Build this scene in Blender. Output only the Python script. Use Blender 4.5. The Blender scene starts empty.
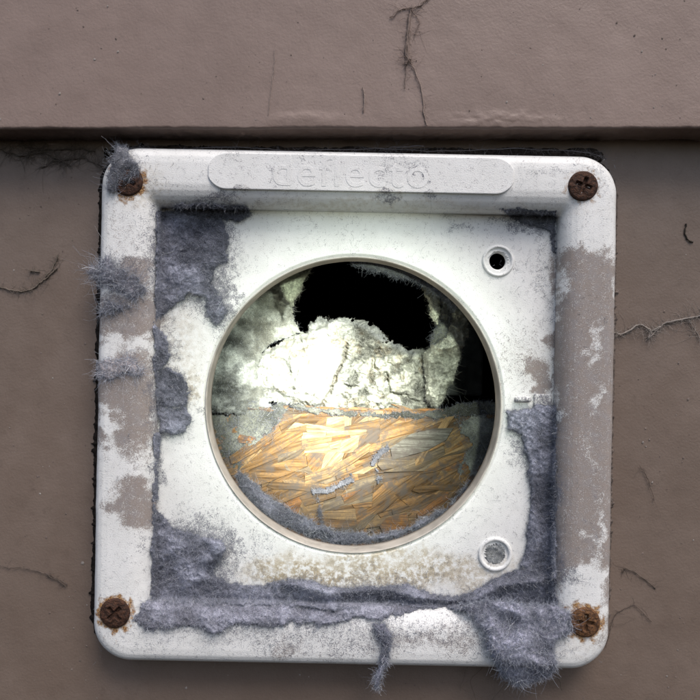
import bpy, bmesh, math
import numpy as np

rng = np.random.default_rng(11)
scene = bpy.context.scene
S = 0.000345            # metres per photo pixel on the front plane of the vent frame (4 inch duct = 296 px)
D = 0.26                # camera distance to that plane

# ------------------------------------------------------------------ camera
cam = bpy.data.cameras.new('camera'); cam_o = bpy.data.objects.new('camera', cam)
scene.collection.objects.link(cam_o); scene.camera = cam_o
cam.sensor_width = 36; cam.lens = 18 / (350 * S / D)
cam.clip_start = 0.01; cam.clip_end = 50
cam_o.location = (0, -D, 0); cam_o.rotation_euler = (math.pi / 2, 0, 0)
# ------------------------------------------------------------------ sky, sun, torch
SUN_EL, SUN_AZ = math.radians(58), math.radians(30)      # azimuth to the right of the camera's back
world = bpy.data.worlds.new('World'); scene.world = world; world.use_nodes = True
wn = world.node_tree
sky = wn.nodes.new('ShaderNodeTexSky'); sky.sky_type = 'NISHITA'; sky.sun_disc = False
sky.sun_elevation = SUN_EL; sky.sun_rotation = math.pi - SUN_AZ
sky.air_density = 1.0; sky.dust_density = 3.0; sky.ozone_density = 0.6
bg = wn.nodes['Background']; bg.inputs[1].default_value = 0.10
wn.links.new(sky.outputs[0], bg.inputs[0])
sun = bpy.data.lights.new('sun', 'SUN'); sun.energy = 1.5; sun.angle = math.radians(32); sun.color = (1, .95, .9)
sun_o = bpy.data.objects.new('sun', sun); scene.collection.objects.link(sun_o)
from mathutils import Vector
sd = Vector((math.cos(SUN_EL) * math.sin(SUN_AZ), -math.cos(SUN_EL) * math.cos(SUN_AZ), math.sin(SUN_EL)))
sun_o.rotation_euler = sd.to_track_quat('Z', 'Y').to_euler()
# the torch held beside the phone, shining into the duct
torch = bpy.data.lights.new('torch', 'SPOT'); torch.energy = 15.0; torch.color = (1.0, 1.0, .93)
torch.spot_size = math.radians(18.5); torch.spot_blend = 1.0; torch.shadow_soft_size = 0.006
torch_o = bpy.data.objects.new('torch', torch); scene.collection.objects.link(torch_o)
torch_o.location = (0.050, -0.235, 0.045)
aim = Vector((-.0115, .07, -.0270))
torch_o.rotation_euler = (torch_o.location - aim).to_track_quat('Z', 'Y').to_euler()
spill = torch.copy(); spill.name = 'torch_spill'; spill.energy = 1.7; spill.spot_size = math.radians(34); spill.color = (.90, 1.0, .84)   # the torch's wide halo
spill_o = bpy.data.objects.new('torch_spill', spill); scene.collection.objects.link(spill_o)
spill_o.location = torch_o.location; spill_o.rotation_euler = torch_o.rotation_euler
vs = scene.view_settings
vs.view_transform = 'Standard'; vs.look = 'None'; vs.exposure = 0.66; vs.gamma = 1; vs.use_curve_mapping = False
scene.render.engine = 'CYCLES'

# ------------------------------------------------------------------ helpers
def px3(px, py, y):
    k = S * (D + np.asarray(y, float)) / D
    px = np.asarray(px, float); py = np.asarray(py, float)
    return np.stack(np.broadcast_arrays((px - 350) * k, np.asarray(y, float) + 0 * px, (350 - py) * k), -1)

def _hash(i, j, s):
    h = (i.astype(np.int64) * 374761393 + j.astype(np.int64) * 668265263 + int(s) * 974634541) & 0x7fffffff
    h = ((h ^ (h >> 13)) * 1274126177) & 0x7fffffff
    return ((h ^ (h >> 16)) & 0xffff) / 65535.0
def vn(x, y, s=0):
    x = np.asarray(x, float); y = np.asarray(y, float)
    i = np.floor(x); j = np.floor(y); u = x - i; v = y - j
    u = u * u * u * (u * (6 * u - 15) + 10); v = v * v * v * (v * (6 * v - 15) + 10)
    a = _hash(i, j, s); b = _hash(i + 1, j, s); c = _hash(i, j + 1, s); d = _hash(i + 1, j + 1, s)
    return (a * (1 - u) + b * u) * (1 - v) + (c * (1 - u) + d * u) * v
def fbm(x, y, s=0, o=4, g=.5):
    t = 0; a = 1; n = 0
    for k in range(o):
        t = t + a * vn(x * 2 ** k + 17.3 * k, y * 2 ** k - 9.1 * k, s + k); n += a; a *= g
    return t / n                                     # 0..1
def sst(a, b, x):
    t = np.clip((x - a) / (b - a), 0, 1); return t * t * (3 - 2 * t)

def poly_sd(x, y, poly):
    """signed distance in px, positive inside"""
    p = np.asarray(poly, float); q = np.roll(p, -1, 0)
    d2 = np.full(np.shape(x), 1e12); ins = np.zeros(np.shape(x), bool)
    for (ax, ay), (bx, by) in zip(p, q):
        ex, ey = bx - ax, by - ay
        t = np.clip(((x - ax) * ex + (y - ay) * ey) / (ex * ex + ey * ey + 1e-9), 0, 1)
        d2 = np.minimum(d2, (x - ax - t * ex) ** 2 + (y - ay - t * ey) ** 2)
        if ay != by:
            c = ((ay > y) != (by > y)) & (x < ex * (y - ay) / (by - ay) + ax)
            ins ^= c
    d = np.sqrt(d2); return np.where(ins, d, -d)
def line_d(x, y, pts):
    d2 = np.full(np.shape(x), 1e12)
    for (ax, ay), (bx, by) in zip(pts[:-1], pts[1:]):
        ex, ey = bx - ax, by - ay
        t = np.clip(((x - ax) * ex + (y - ay) * ey) / (ex * ex + ey * ey + 1e-9), 0, 1)
        d2 = np.minimum(d2, (x - ax - t * ex) ** 2 + (y - ay - t * ey) ** 2)
    return np.sqrt(d2)
def blob(x, y, cx, cy, rx, ry, soft=.5):
    d = np.hypot((x - cx) / rx, (y - cy) / ry); return 1 - sst(1 - soft, 1 + soft, d)

def mesh(name, verts, faces, smooth=True, attrs=None, cols=None):
    me = bpy.data.meshes.new(name)
    verts = np.asarray(verts, np.float32).reshape(-1, 3)
    faces = np.asarray(faces, np.int32)
    n = faces.shape[1]
    me.vertices.add(len(verts)); me.vertices.foreach_set('co', verts.ravel())
    me.loops.add(faces.size); me.loops.foreach_set('vertex_index', faces.ravel())
    me.polygons.add(len(faces)); me.polygons.foreach_set('loop_start', np.arange(0, faces.size, n, dtype=np.int32))
    me.polygons.foreach_set('use_smooth', np.full(len(faces), smooth))
    me.update(calc_edges=True)
    for k, a in (attrs or {}).items():
        at = me.attributes.new(k, 'FLOAT', 'POINT'); at.data.foreach_set('value', np.asarray(a, np.float32).ravel())
    if cols is not None:
        c = np.ones((len(verts), 4), np.float32); c[:, :3] = cols
        at = me.attributes.new('tint', 'FLOAT_COLOR', 'POINT'); at.data.foreach_set('color', c.ravel())
    me.validate()
    return me
def obj(name, me, mat=None, parent=None, label=None, cat=None, group=None, kind=None, loc=None):
    o = bpy.data.objects.new(name, me); scene.collection.objects.link(o)
    if mat is not None and me is not None:
        if len(me.materials) == 0: me.materials.append(mat)
    if parent is not None: o.parent = parent
    if loc is not None: o.location = loc
    for k, v in (('label', label), ('category', cat), ('group', group), ('kind', kind)):
        if v: o[k] = v
    return o
def grid_faces(nr, nc, wrap=False):
    r = np.arange(nr - 1)[:, None]; c = np.arange(nc if wrap else nc - 1)[None]
    c2 = (c + 1) % nc
    return np.stack([r * nc + c, r * nc + c2, (r + 1) * nc + c2, (r + 1) * nc + c], -1).reshape(-1, 4)
def bm_mesh(name, bm, smooth=False):
    me = bpy.data.meshes.new(name); bmesh.ops.recalc_face_normals(bm, faces=bm.faces)
    bm.to_mesh(me); bm.free()
    for p in me.polygons: p.use_smooth = smooth
    return me
def tubes(paths, rad, sides=3):
    """paths (N,K,3), rad (N,) or (N,K) -> verts, quads"""
    N, K, _ = paths.shape
    t = np.gradient(paths, axis=1); t /= np.linalg.norm(t, axis=2, keepdims=True) + 1e-12
    ref = rng.normal(size=(N, 1, 3)); a = np.cross(t, ref); a /= np.linalg.norm(a, axis=2, keepdims=True) + 1e-12
    b = np.cross(t, a)
    rad = np.asarray(rad, float)
    if rad.ndim == 1: rad = rad[:, None] * np.linspace(1, .45, K)[None]
    an = np.arange(sides) * 2 * math.pi / sides
    v = paths[:, :, None] + rad[:, :, None, None] * (a[:, :, None] * np.cos(an)[None, None, :, None] + b[:, :, None] * np.sin(an)[None, None, :, None])
    n = np.arange(N)[:, None, None] * K * sides; k = np.arange(K - 1)[None, :, None] * sides; s = np.arange(sides)[None, None]
    s2 = (s + 1) % sides
    f = np.stack([n + k + s, n + k + s2, n + k + sides + s2, n + k + sides + s], -1).reshape(-1, 4)
    return v.reshape(-1, 3), f
def walk(start, d0, length, K=5, curl=.6):
    """random curly fibres: start (N,3), d0 (N,3), length (N,)"""
    N = len(start); d = d0 / (np.linalg.norm(d0, axis=1, keepdims=True) + 1e-12)
    out = np.empty((N, K, 3)); out[:, 0] = start; bend = rng.normal(size=(N, 3)) * curl
    for k in range(1, K):
        d = d + bend * .6 + rng.normal(size=(N, 3)) * curl * .5; d /= np.linalg.norm(d, axis=1, keepdims=True)
        out[:, k] = out[:, k - 1] + d * (length / (K - 1))[:, None]
    return out

# ------------------------------------------------------------------ node helpers
class NT:
    def __init__(s, name):
        s.m = bpy.data.materials.new(name); s.m.use_nodes = True
        s.t = s.m.node_tree; s.b = s.t.nodes['Principled BSDF']; s.co = None
    def n(s, typ, **kw):
        nd = s.t.nodes.new(typ)
        for k, v in kw.items(): setattr(nd, k, v)
        return nd
    def l(s, a, b): s.t.links.new(a, b)
    def set(s, sock, v):
        if isinstance(v, (int, float)): sock.default_value = v
        elif isinstance(v, tuple): sock.default_value = v if len(v) == 4 or len(sock.default_value) == 3 else v + (1,)
        else: s.l(v, sock)
    def coord(s):
        if not s.co: s.co = s.n('ShaderNodeTexCoord').outputs['Object']
        return s.co
    def noise(s, scale, detail=4, rough=.6, vec=None, dist=0):
        nd = s.n('ShaderNodeTexNoise'); nd.inputs['Scale'].default_value = scale; nd.inputs['Detail'].default_value = detail
        nd.inputs['Roughness'].default_value = rough; nd.inputs['Distortion'].default_value = dist
        s.l(vec if vec is not None else s.coord(), nd.inputs['Vector']); return nd.outputs['Fac']
    def math(s, op, a, b=0.0, clamp=False):
        nd = s.n('ShaderNodeMath', operation=op, use_clamp=clamp); s.set(nd.inputs[0], a); s.set(nd.inputs[1], b); return nd.outputs[0]
    def ramp(s, f, lo, hi, a=0.0, b=1.0):
        nd = s.n('ShaderNodeMapRange', interpolation_type='SMOOTHSTEP'); s.set(nd.inputs[0], f)
        for i, v in enumerate((lo, hi, a, b)): s.set(nd.inputs[i + 1], v)
        return nd.outputs[0]
    def mix(s, f, a, b):
        nd = s.n('ShaderNodeMix', data_type='RGBA'); s.set(nd.inputs[0], f); s.set(nd.inputs[6], a); s.set(nd.inputs[7], b); return nd.outputs[2]
    def attr(s, name, color=False):
        nd = s.n('ShaderNodeAttribute', attribute_name=name); return nd.outputs['Color' if color else 'Fac']
    def bump(s, h, strength, dist):
        nd = s.n('ShaderNodeBump'); nd.inputs['Strength'].default_value = strength; nd.inputs['Distance'].default_value = dist
        s.l(h, nd.inputs['Height']); s.l(nd.outputs[0], s.b.inputs['Normal'])
    def base(s, c, rough=.6, spec=None):
        s.set(s.b.inputs['Base Color'], c); s.set(s.b.inputs['Roughness'], rough)
        if spec is not None: s.b.inputs['Specular IOR Level'].default_value = spec

PAINT = (.205, .155, .132)
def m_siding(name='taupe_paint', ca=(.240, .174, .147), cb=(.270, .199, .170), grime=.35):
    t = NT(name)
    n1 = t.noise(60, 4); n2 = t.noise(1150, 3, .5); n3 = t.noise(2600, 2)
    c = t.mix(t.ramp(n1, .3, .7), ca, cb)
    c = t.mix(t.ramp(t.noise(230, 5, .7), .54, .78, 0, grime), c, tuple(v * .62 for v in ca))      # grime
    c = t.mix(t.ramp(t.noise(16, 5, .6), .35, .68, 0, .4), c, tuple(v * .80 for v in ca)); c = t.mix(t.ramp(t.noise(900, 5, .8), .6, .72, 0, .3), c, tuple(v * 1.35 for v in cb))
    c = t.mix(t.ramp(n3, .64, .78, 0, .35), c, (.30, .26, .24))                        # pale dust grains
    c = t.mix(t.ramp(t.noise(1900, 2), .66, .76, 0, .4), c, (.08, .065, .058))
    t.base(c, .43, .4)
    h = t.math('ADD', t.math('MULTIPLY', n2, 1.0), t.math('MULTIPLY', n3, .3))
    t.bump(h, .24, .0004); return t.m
def m_plastic():
    t = NT('weathered_white_plastic')
    grain = t.ramp(t.noise(2500, 2, .7), .28, .72); mid = t.ramp(t.noise(520, 5, .7), .25, .75); big = t.noise(90, 4)
    c = t.mix(t.ramp(big, .3, .7), (.85, .845, .83), (.79, .785, .765))
    e = t.math('ADD', t.math('MULTIPLY', grain, .55), t.math('MULTIPLY', mid, .45))
    fl = t.ramp(e, .62, .92, 0, .42)                                                     # faint loose grime all over
    c = t.mix(fl, c, (.36, .34, .35))
    y = t.math('MULTIPLY', t.attr('stain'), t.ramp(mid, .1, .7))
    c = t.mix(t.math('MULTIPLY', y, .95, True), c, t.mix(grain, (.36, .28, .16), (.56, .47, .31)))
    ov = t.attr('spray')
    f = t.ramp(t.math('ADD', ov, t.math('MULTIPLY', t.math('SUBTRACT', e, .5), 1.1)), .20, .98)
    sc = t.mix(mid, (.205, .158, .138), (.30, .25, .22)); sc = t.mix(t.ramp(grain, .75, .98, 0, .5), sc, (.45, .40, .36))
    sc = t.mix(t.ramp(t.noise(210, 5, .7), .42, .68, 0, .7), sc, (.27, .245, .245)); sc = t.mix(t.ramp(t.noise(330, 5, .7), .58, .74, 0, .6), sc, (.12, .095, .085))
    c = t.mix(t.math('MULTIPLY', f, .93), c, sc)
    du = t.attr('dust')
    fd = t.ramp(t.math('ADD', du, t.math('MULTIPLY', t.math('SUBTRACT', e, .5), 1.2)), .34, 1.0)
    c = t.mix(t.math('MULTIPLY', fd, .9), c, t.mix(grain, (.09, .09, .105), (.24, .24, .28)))
    # rust bleeding round the screws
    r = t.attr('rust'); fr = t.ramp(t.math('ADD', t.math('MULTIPLY', r, .9), t.math('MULTIPLY', mid, .6)), .70, 1.25)
    c = t.mix(fr, c, t.mix(t.ramp(grain, .35, .65), (.16, .07, .03), (.50, .30, .13)))
    t.base(c, t.math('ADD', t.math('MULTIPLY', t.math('MAXIMUM', f, fd), .4), .42), .4)
    h = t.math('ADD', t.math('MULTIPLY', t.math('MAXIMUM', f, fd), .6), t.math('MULTIPLY', grain, .4))
    t.bump(h, .35, .0003); return t.m
def m_tint(name, rough=.95, nscale=2300, amt=.35, bump=0, spec=.1):
    t = NT(name); n = t.noise(nscale, 3, .7)
    c = t.attr('tint', True)
    dk = t.mix(t.ramp(n, .3, .7), (1 - amt, 1 - amt, 1 - amt), (1 + amt, 1 + amt, 1 + amt))
    mm = t.n('ShaderNodeMix', data_type='RGBA', blend_type='MULTIPLY'); mm.inputs[0].default_value = 1
    t.l(c, mm.inputs[6]); t.l(dk, mm.inputs[7])
    t.base(mm.outputs[2], rough, spec)
    if bump: t.bump(n, bump, .0006)
    return t.m
def m_rust(name='rusty_steel', a=(.030, .016, .012), b=(.095, .042, .024), hi=(.18, .085, .035)):
    t = NT(name); n = t.noise(900, 5, .7); n2 = t.noise(2500, 2)
    c = t.mix(t.ramp(n, .35, .65), a, b); c = t.mix(t.ramp(n2, .6, .78, 0, .5), c, hi)
    t.base(c, .75, .35); t.b.inputs['Metallic'].default_value = .15
    t.bump(t.math('ADD', n, n2), .8, .0005); return t.m
def m_plain(name, c, rough=.7, nscale=400, amt=.25, spec=.3, bump=.3):
    t = NT(name); n = t.noise(nscale, 4)
    lo = tuple(v * (1 - amt) for v in c); hi = tuple(min(1, v * (1 + amt)) for v in c)
    t.base(t.mix(t.ramp(n, .3, .7), lo, hi), rough, spec); t.bump(n, bump, .0004); return t.m
def m_strand(name='wood_strand', fixed=None, dirt=1.0):
    t = NT(name)
    oi = t.n('ShaderNodeObjectInfo')
    mp = t.n('ShaderNodeMapping'); mp.inputs['Scale'].default_value = (60, 900, 900); t.l(t.coord(), mp.inputs['Vector'])
    ad = t.n('ShaderNodeVectorMath', operation='ADD'); t.l(mp.outputs[0], ad.inputs[0])
    cb = t.n('ShaderNodeCombineXYZ')
    for i in range(3): t.l(t.math('MULTIPLY', oi.outputs['Random'], 37.0 * (i + 1)), cb.inputs[i])
    t.l(cb.outputs[0], ad.inputs[1])
    g = t.noise(1.0, 5, .65, ad.outputs[0], .4)
    cr = t.n('ShaderNodeValToRGB'); t.l(oi.outputs['Random'], cr.inputs[0]); cr.color_ramp.interpolation = 'CONSTANT'
    stops = [(0, (.25, .152, .068)), (.18, (.18, .112, .052)), (.34, (.28, .188, .092)), (.5, (.15, .098, .052)), (.64, (.25, .144, .060)), (.78, (.18, .142, .092)), (.9, (.27, .132, .048))]
    el = cr.color_ramp.elements; el[0].position = 0; el[0].color = stops[0][1] + (1,); el[1].position = stops[1][0]; el[1].color = stops[1][1] + (1,)
    for p, c in stops[2:]: e = el.new(p); e.color = c + (1,)
    mm = t.n('ShaderNodeMix', data_type='RGBA', blend_type='MULTIPLY'); mm.inputs[0].default_value = 1
    t.set(mm.inputs[6], fixed if fixed else cr.outputs[0]); t.l(t.mix(t.ramp(g, .3, .7), (.35, .32, .3), (1.2, 1.2, 1.2)), mm.inputs[7])
    geo = t.n('ShaderNodeNewGeometry').outputs['Position']
    dustn = t.math('MAXIMUM', t.ramp(t.noise(150, 6, .75, geo), .45, .62, 0, .85), t.ramp(t.noise(700, 4, .8, geo), .50, .68, 0, .8))
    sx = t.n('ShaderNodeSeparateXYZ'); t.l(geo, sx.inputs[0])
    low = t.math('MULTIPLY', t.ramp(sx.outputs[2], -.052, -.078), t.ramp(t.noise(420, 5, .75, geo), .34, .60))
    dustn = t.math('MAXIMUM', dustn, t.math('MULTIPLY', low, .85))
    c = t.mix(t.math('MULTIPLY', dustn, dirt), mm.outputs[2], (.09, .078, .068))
    t.base(c, .9, .05); t.bump(g, .8, .0006); return t.m

M_SID2 = m_siding('darker_taupe_paint', (.172, .127, .102), (.198, .150, .123), .45)  # darker taupe, for the lower board
M_SID, M_PLA, M_RUST, M_STR = m_siding(), m_plastic(), m_rust(), m_strand()
M_RUST2 = m_rust('orange_rusty_steel', (.06, .03, .018), (.20, .095, .04), (.34, .17, .06))
M_LINT = m_tint('grey_lint', bump=.7); M_FIB = m_tint('lint_fibre', .9, 900, .15)
M_INS = m_tint('insulation_wool', .9, 1100, .22, .8); M_WEB = m_tint('dusty_cobweb', .9, 800, .2)
M_DARK = m_plain('dark_cavity', (.010, .012, .014), .95, 100, .3, .02)  # near-black colour stands in for depth the light doesn't reach
M_OSB = m_plain('osb_core', (.07, .045, .025), .9, 500, .5)

# ------------------------------------------------------------------ layout of the vent frame (photo px on its front plane)
CX, CY, ROT = 354.5, 406.0, math.radians(1.1)
L0, R0, T0, B0 = 94.0, 616.5, 149.0, 669.0
L1, R1, T1, B1 = 151.0, 561.0, 207.0, 611.0
Y_WALL, Y_REC = .012, .010
def rot(px, py, s=1):
    c, n = math.cos(ROT), math.sin(ROT) * s
    dx, dy = px - CX, py - CY
    return CX + c * dx - n * dy, CY + n * dx + c * dy
PT = np.array([0, .02, .05, .10, .17, .28, .50, .66, .76, .85, .92, .965, 1.0])
PD = np.array([.0048, .0030, .0018, .0009, .0003, .00005, 0, .0001, .0005, .0013, .0024, .0036, .0052])
def frame_t(px, py):
    x, y = rot(px, py, -1)
    t = np.minimum(np.minimum((x - L0) / (L1 - L0), (R0 - x) / (R0 - R1)), np.minimum((y - T0) / (T1 - T0), (B0 - y) / (B0 - B1)))
    return t
PTF = np.concatenate([PT, [1, 1, 1.02]]); PDF = np.concatenate([PD, [.0075, Y_REC, Y_REC]])
VCX, VCY = rot(350., 350., -1)
def frame_y(px, py):
    """depth of the vent's visible surface behind an image position"""
    x, y = rot(px, py, -1); kk = D / (D + PDF); idx = np.arange(len(PTF), dtype=float); ss = []
    for co, c, e0, e1, sg in ((x, VCX, L0, L1, 1), (x, VCX, R0, R1, -1), (y, VCY, T0, T1, 1), (y, VCY, B0, B1, -1)):
        im = c + (e0 + (e1 - e0) * PTF - c) * kk                     # where each profile point shows
        q = np.maximum.accumulate(sg * im + 1e-4 * idx)
        v = np.interp(sg * co, q, idx); v = np.where(sg * co < q[0] - .5, -1, v); ss.append(v)
    m_ = np.min(ss, 0); return np.where(m_ < 0, Y_WALL, np.interp(m_, idx, PDF))

# dirt on the frame as densities in photo px
def fields(x, y):
    wx = (fbm(x / 26, y / 26, 51, 5, .65) - .5) * 44; wy = (fbm(x / 26, y / 26, 61, 5, .65) - .5) * 44
    X, Y = x + wx, y + wy
    Bm = lambda *a: blob(X, Y, *a)
    spray = np.zeros_like(x)
    for a in [(125, 318, 36, 26, .4), (140, 275, 16, 16, .6), (128, 385, 40, 30, .5), (140, 415, 22, 45, .5), (118, 440, 36, 14, .5), (135, 500, 20, 26, .6), (100, 350, 6, 60, .5),
              (592, 270, 34, 22, .5), (575, 330, 20, 70, .3), (600, 430, 34, 170, .15), (572, 480, 20, 120, .3),
              (541, 380, 9, 14, .7), (286, 652, 20, 10, .5), (430, 640, 60, 10, .8)]:
        spray = np.maximum(spray, Bm(*a) * (.42 if a[1] > 625 else 1))
    for a, w in [((108, 420, 7, 18, .5), 1), ((105, 352, 12, 12, .6), .6), ((110, 458, 16, 16, .6), .9), ((593, 345, 6, 22, .6), .5), ((594, 398, 7, 14, .6), .55), ((594, 445, 5, 22, .7), .3),
                 ((592, 590, 20, 26, .4), 1), ((596, 530, 6, 30, .7), .55), ((586, 575, 14, 20, .5), .9)]:
        spray = spray * (1 - w * Bm(*a))
    spray = np.maximum(spray, .8 * Bm(612, 480, 12, 170, .5))
    spray = spray * np.where(x > 560, .98 + .30 * fbm(x / 14, y / 14, 66), .82 + .42 * fbm(x / 14, y / 14, 66))
    spray = spray + .30 * Bm(120, 235, 24, 34, .7) + .36 * Bm(528, 362, 30, 36, .9) + .28 * Bm(390, 645, 130, 14, .9)
    dust = .22 * np.ones_like(x) * fbm(x / 40, y / 40, 71)
    for a, w in [((387, 199, 14, 5, .5), .7), ((215, 200, 34, 8, .6), .75), ((345, 176, 150, 14, .9), .16), ((424, 172, 6, 9, .8), .75), ((432, 190, 12, 4, .7), .75), ((275, 175, 9, 11, .8), .55), ((384, 172, 14, 12, .9), .5), ((408, 168, 10, 8, .9), .5), ((310, 160, 22, 5, .9), .4), ((225, 160, 16, 8, .9), .4), ((545, 170, 18, 9, .9), .4),
                 ((300, 214, 150, 5, .9), .25), ((530, 222, 36, 14, .6), .8), ((545, 280, 12, 60, .8), .45), ((462, 226, 18, 5, .8), .6), ((520, 262, 16, 6, .8), .45),
                 ((190, 255, 45, 58, .5), .9), ((222, 300, 12, 34, .6), .9), ((235, 299, 7, 4, .6), .8), ((172, 400, 24, 40, .6), .8), ((165, 350, 14, 30, .8), .6), ((158, 470, 6, 40, .8), .7),
                 ((195, 555, 46, 40, .5), .8), ((260, 548, 16, 30, .9), .45), ((350, 580, 130, 18, .6), .48), ((455, 560, 34, 24, .8), .30), ((528, 440, 26, 36, .6), .7), ((545, 500, 16, 100, .5), .9),
                 ((560, 560, 14, 50, .7), .6), ((330, 634, 220, 24, .8), .52), ((125, 170, 28, 26, .9), .4), ((600, 170, 26, 22, .9), .38), ((572, 575, 14, 22, .6), .7), ((515, 650, 60, 20, .6), .5),
                 ((118, 275, 30, 20, .6), .6), ((112, 300, 22, 10, .6), .5), ((212, 430, 8, 120, .9), .22), ((240, 510, 16, 30, .9), .35)]:
        dust = np.maximum(dust, w * Bm(*a))
    rr = np.hypot(x - 353.5, y - 405)
    dust = np.maximum(dust, .34 * sst(158, 149, rr) * sst(430, 520, y))
    stain = .9 * Bm(390, 572, 110, 20, .7) + .7 * Bm(285, 575, 36, 16, .8) + .35 * Bm(150, 185, 18, 18, .8) + .3 * Bm(180, 350, 20, 60, .9) + .3 * Bm(340, 201, 200, 6, .9) + .2 * Bm(590, 640, 30, 20, .8)
    stain = stain + .6 * Bm(193, 390, 8, 16, .7)
    rust = np.zeros_like(x)
    for cx, cy in SCREWS:
        r = np.hypot(x - cx, y - cy) + (fbm(x / 6, y / 6, 81) - .5) * 12
        rust = np.maximum(rust, (1 - sst(15, 27, r)) * (.6 if cx > 500 and cy < 300 else 1.0))
    rust = np.maximum(rust, .8 * blob(x, y, 144, 176, 5, 12, .8))
    rust = np.maximum(rust, .55 * blob(X, Y, 113, 640, 7, 16, .9))
    return dict(spray=np.clip(spray, 0, 1), dust=np.clip(dust, 0, 1), stain=np.clip(stain, 0, 1), rust=rust)
SCREWS = [(128, 181), (583, 186), (115, 613), (585, 622)]

# ------------------------------------------------------------------ siding wall
wall = obj('siding_wall', None, label='taupe painted lap siding wall that the vent is screwed to', cat='wall', loc=(0, Y_WALL, -.10))
def child_world(o):   # keep vertex data in world space under a moved parent
    o.matrix_parent_inverse = o.parent.matrix_world.inverted(); return o
bpy.context.view_layer.update()
xs = np.arange(-220, 921, 2.6); ys = np.arange(118, 861, 2.6)
gx, gy = np.meshgrid(xs, ys)
wob = (fbm(gx / 60, gy / 60, 5) - .5) * .0005 + (fbm(gx / 9, gy / 9, 6, 3) - .5) * .00010
V = np.stack([(gx - 350) * S * (D + Y_WALL) / D, Y_WALL + wob, (350 - gy) * S * (D + Y_WALL) / D], -1).reshape(-1, 3)
F = grid_faces(len(ys), len(xs)); fc = np.stack([gx.ravel()[F].mean(1), gy.ravel()[F].mean(1)], -1)
F = F[~((fc[:, 0] > 135) & (fc[:, 0] < 575) & (fc[:, 1] > 190) & (fc[:, 1] < 625))][:, ::-1]
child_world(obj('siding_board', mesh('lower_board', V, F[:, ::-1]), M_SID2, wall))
# upper board: front face, rounded drip lip, underside
xs = np.arange(-220, 921, 1.6)
YL = -.002
prof = [(-140, YL)] + [(p, YL) for p in np.arange(-130, 112, 2.6)]
prof += [(p, YL) for p in np.arange(112, 125, 1.0)]
zb = 130.5
for a in np.linspace(0, 90, 9): prof.append((127.5 + 3.0 * math.sin(math.radians(a)), YL + .0011 * (1 - math.cos(math.radians(a)))))
for yy in np.linspace(YL + .003, Y_WALL + .003, 14): prof.append((zb, yy))
prof = np.array(prof)
gx, gp = np.meshgrid(xs, prof[:, 0]); gyd = np.repeat(prof[:, 1][:, None], len(xs), 1)
lip = sst(100, 128, gp)
zoff = lip * ((fbm(gx / 40, gx * 0 + 3.3, 8) - .5) * 3.0 + (fbm(gx / 7, gp / 7, 9) - .5) * 1.3)
bul = sst(96, 112, gp) * (.6 * blob(gx, gp + (fbm(gx / 10, gp / 10, 19) - .5) * 8, 305, 121, 30, 5, .9) + blob(gx, gp + (fbm(gx / 9, gp / 9, 18) - .5) * 10, 500, 122, 44, 6, .9) * fbm(gx / 8, gp / 5, 15))
yoff = (fbm(gx / 60, gp / 60, 12) - .5) * .0004 + (fbm(gx / 8, gp / 8, 13, 3) - .5) * .00007 - bul * .0005
rough_under = (gyd > YL + .002) * (fbm(gx / 6, gyd / .002, 14) - .5)
zz = (350 - gp - zoff - rough_under * 3.0) * S
V = np.stack([(gx - 350) * S * 1.0, gyd + yoff, zz], -1).reshape(-1, 3)
child_world(obj('siding_board', mesh('upper_board', V, grid_faces(len(prof), len(xs))), M_SID, wall))

# ------------------------------------------------------------------ vent: frame, panel, collar, nameplate, screws
vent = obj('vent_frame', None, label='white square plastic dryer vent frame with round duct opening, screwed to siding', cat='vent', loc=(0, Y_WALL, -.10))
bpy.context.view_layer.update()
def rrect(L, R, T, B, rad, n_side=380, n_c=26):
    pts = []
    cs = [((L + rad, T + rad), 180), ((R - rad, T + rad), 270), ((R - rad, B - rad), 0), ((L + rad, B - rad), 90)]
    for i, ((cx, cy), a0) in enumerate(cs):
        a = np.radians(a0 + np.linspace(0, 90, n_c)); c = np.stack([cx + rad * np.cos(a), cy + rad * np.sin(a)], -1)
        pts.append(c)
        nx, ny = cs[(i + 1) % 4][0]; a2 = math.radians(cs[(i + 1) % 4][1])
        nxt = np.array([nx + rad * math.cos(a2), ny + rad * math.sin(a2)])
        w = np.linspace(0, 1, n_side + 2)[1:-1, None]; pts.append(c[-1] * (1 - w) + nxt * w)
    return np.concatenate(pts)
def at(t):
    k = np.clip(t, 0, 1)
    return (L0 + (L1 - L0) * k, R0 + (R1 - R0) * k, T0 + (T1 - T0) * k, B0 + (B1 - B0) * k, 36 * (1 - k) ** 1.2 + 3.5)
rows = [(0, Y_WALL + .001), (0, .009), (0, .0068)]
for t in np.concatenate([np.linspace(0, .3, 16), np.linspace(.33, .66, 10), np.linspace(.69, 1, 18)]): rows.append((t, float(np.interp(t, PT, PD))))
rows += [(1.0, .0065), (1.004, .008), (1.004, Y_REC + .0006)]
VP = []; VX = []
for t, d in rows:
    p = rrect(*at(min(t, 1.0))); ix, iy = rot(p[:, 0], p[:, 1])
    ix = ix + (fbm(p[:, 0] / 30, p[:, 1] / 30, 3) - .5) * 1.5
    VX.append(np.stack([ix, iy], -1)); VP.append(np.stack([(ix - 350) * S, np.full(len(ix), d), (350 - iy) * S], -1))
VP = np.array(VP); VX = np.array(VX)
# smoothing of profile by slight noise, then attributes
fx = fields(VX[..., 0], VX[..., 1])
child_world(obj('rim', mesh('rim', VP.reshape(-1, 3), grid_faces(len(rows), VP.shape[1], True), attrs=fx), M_PLA, vent))
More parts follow.
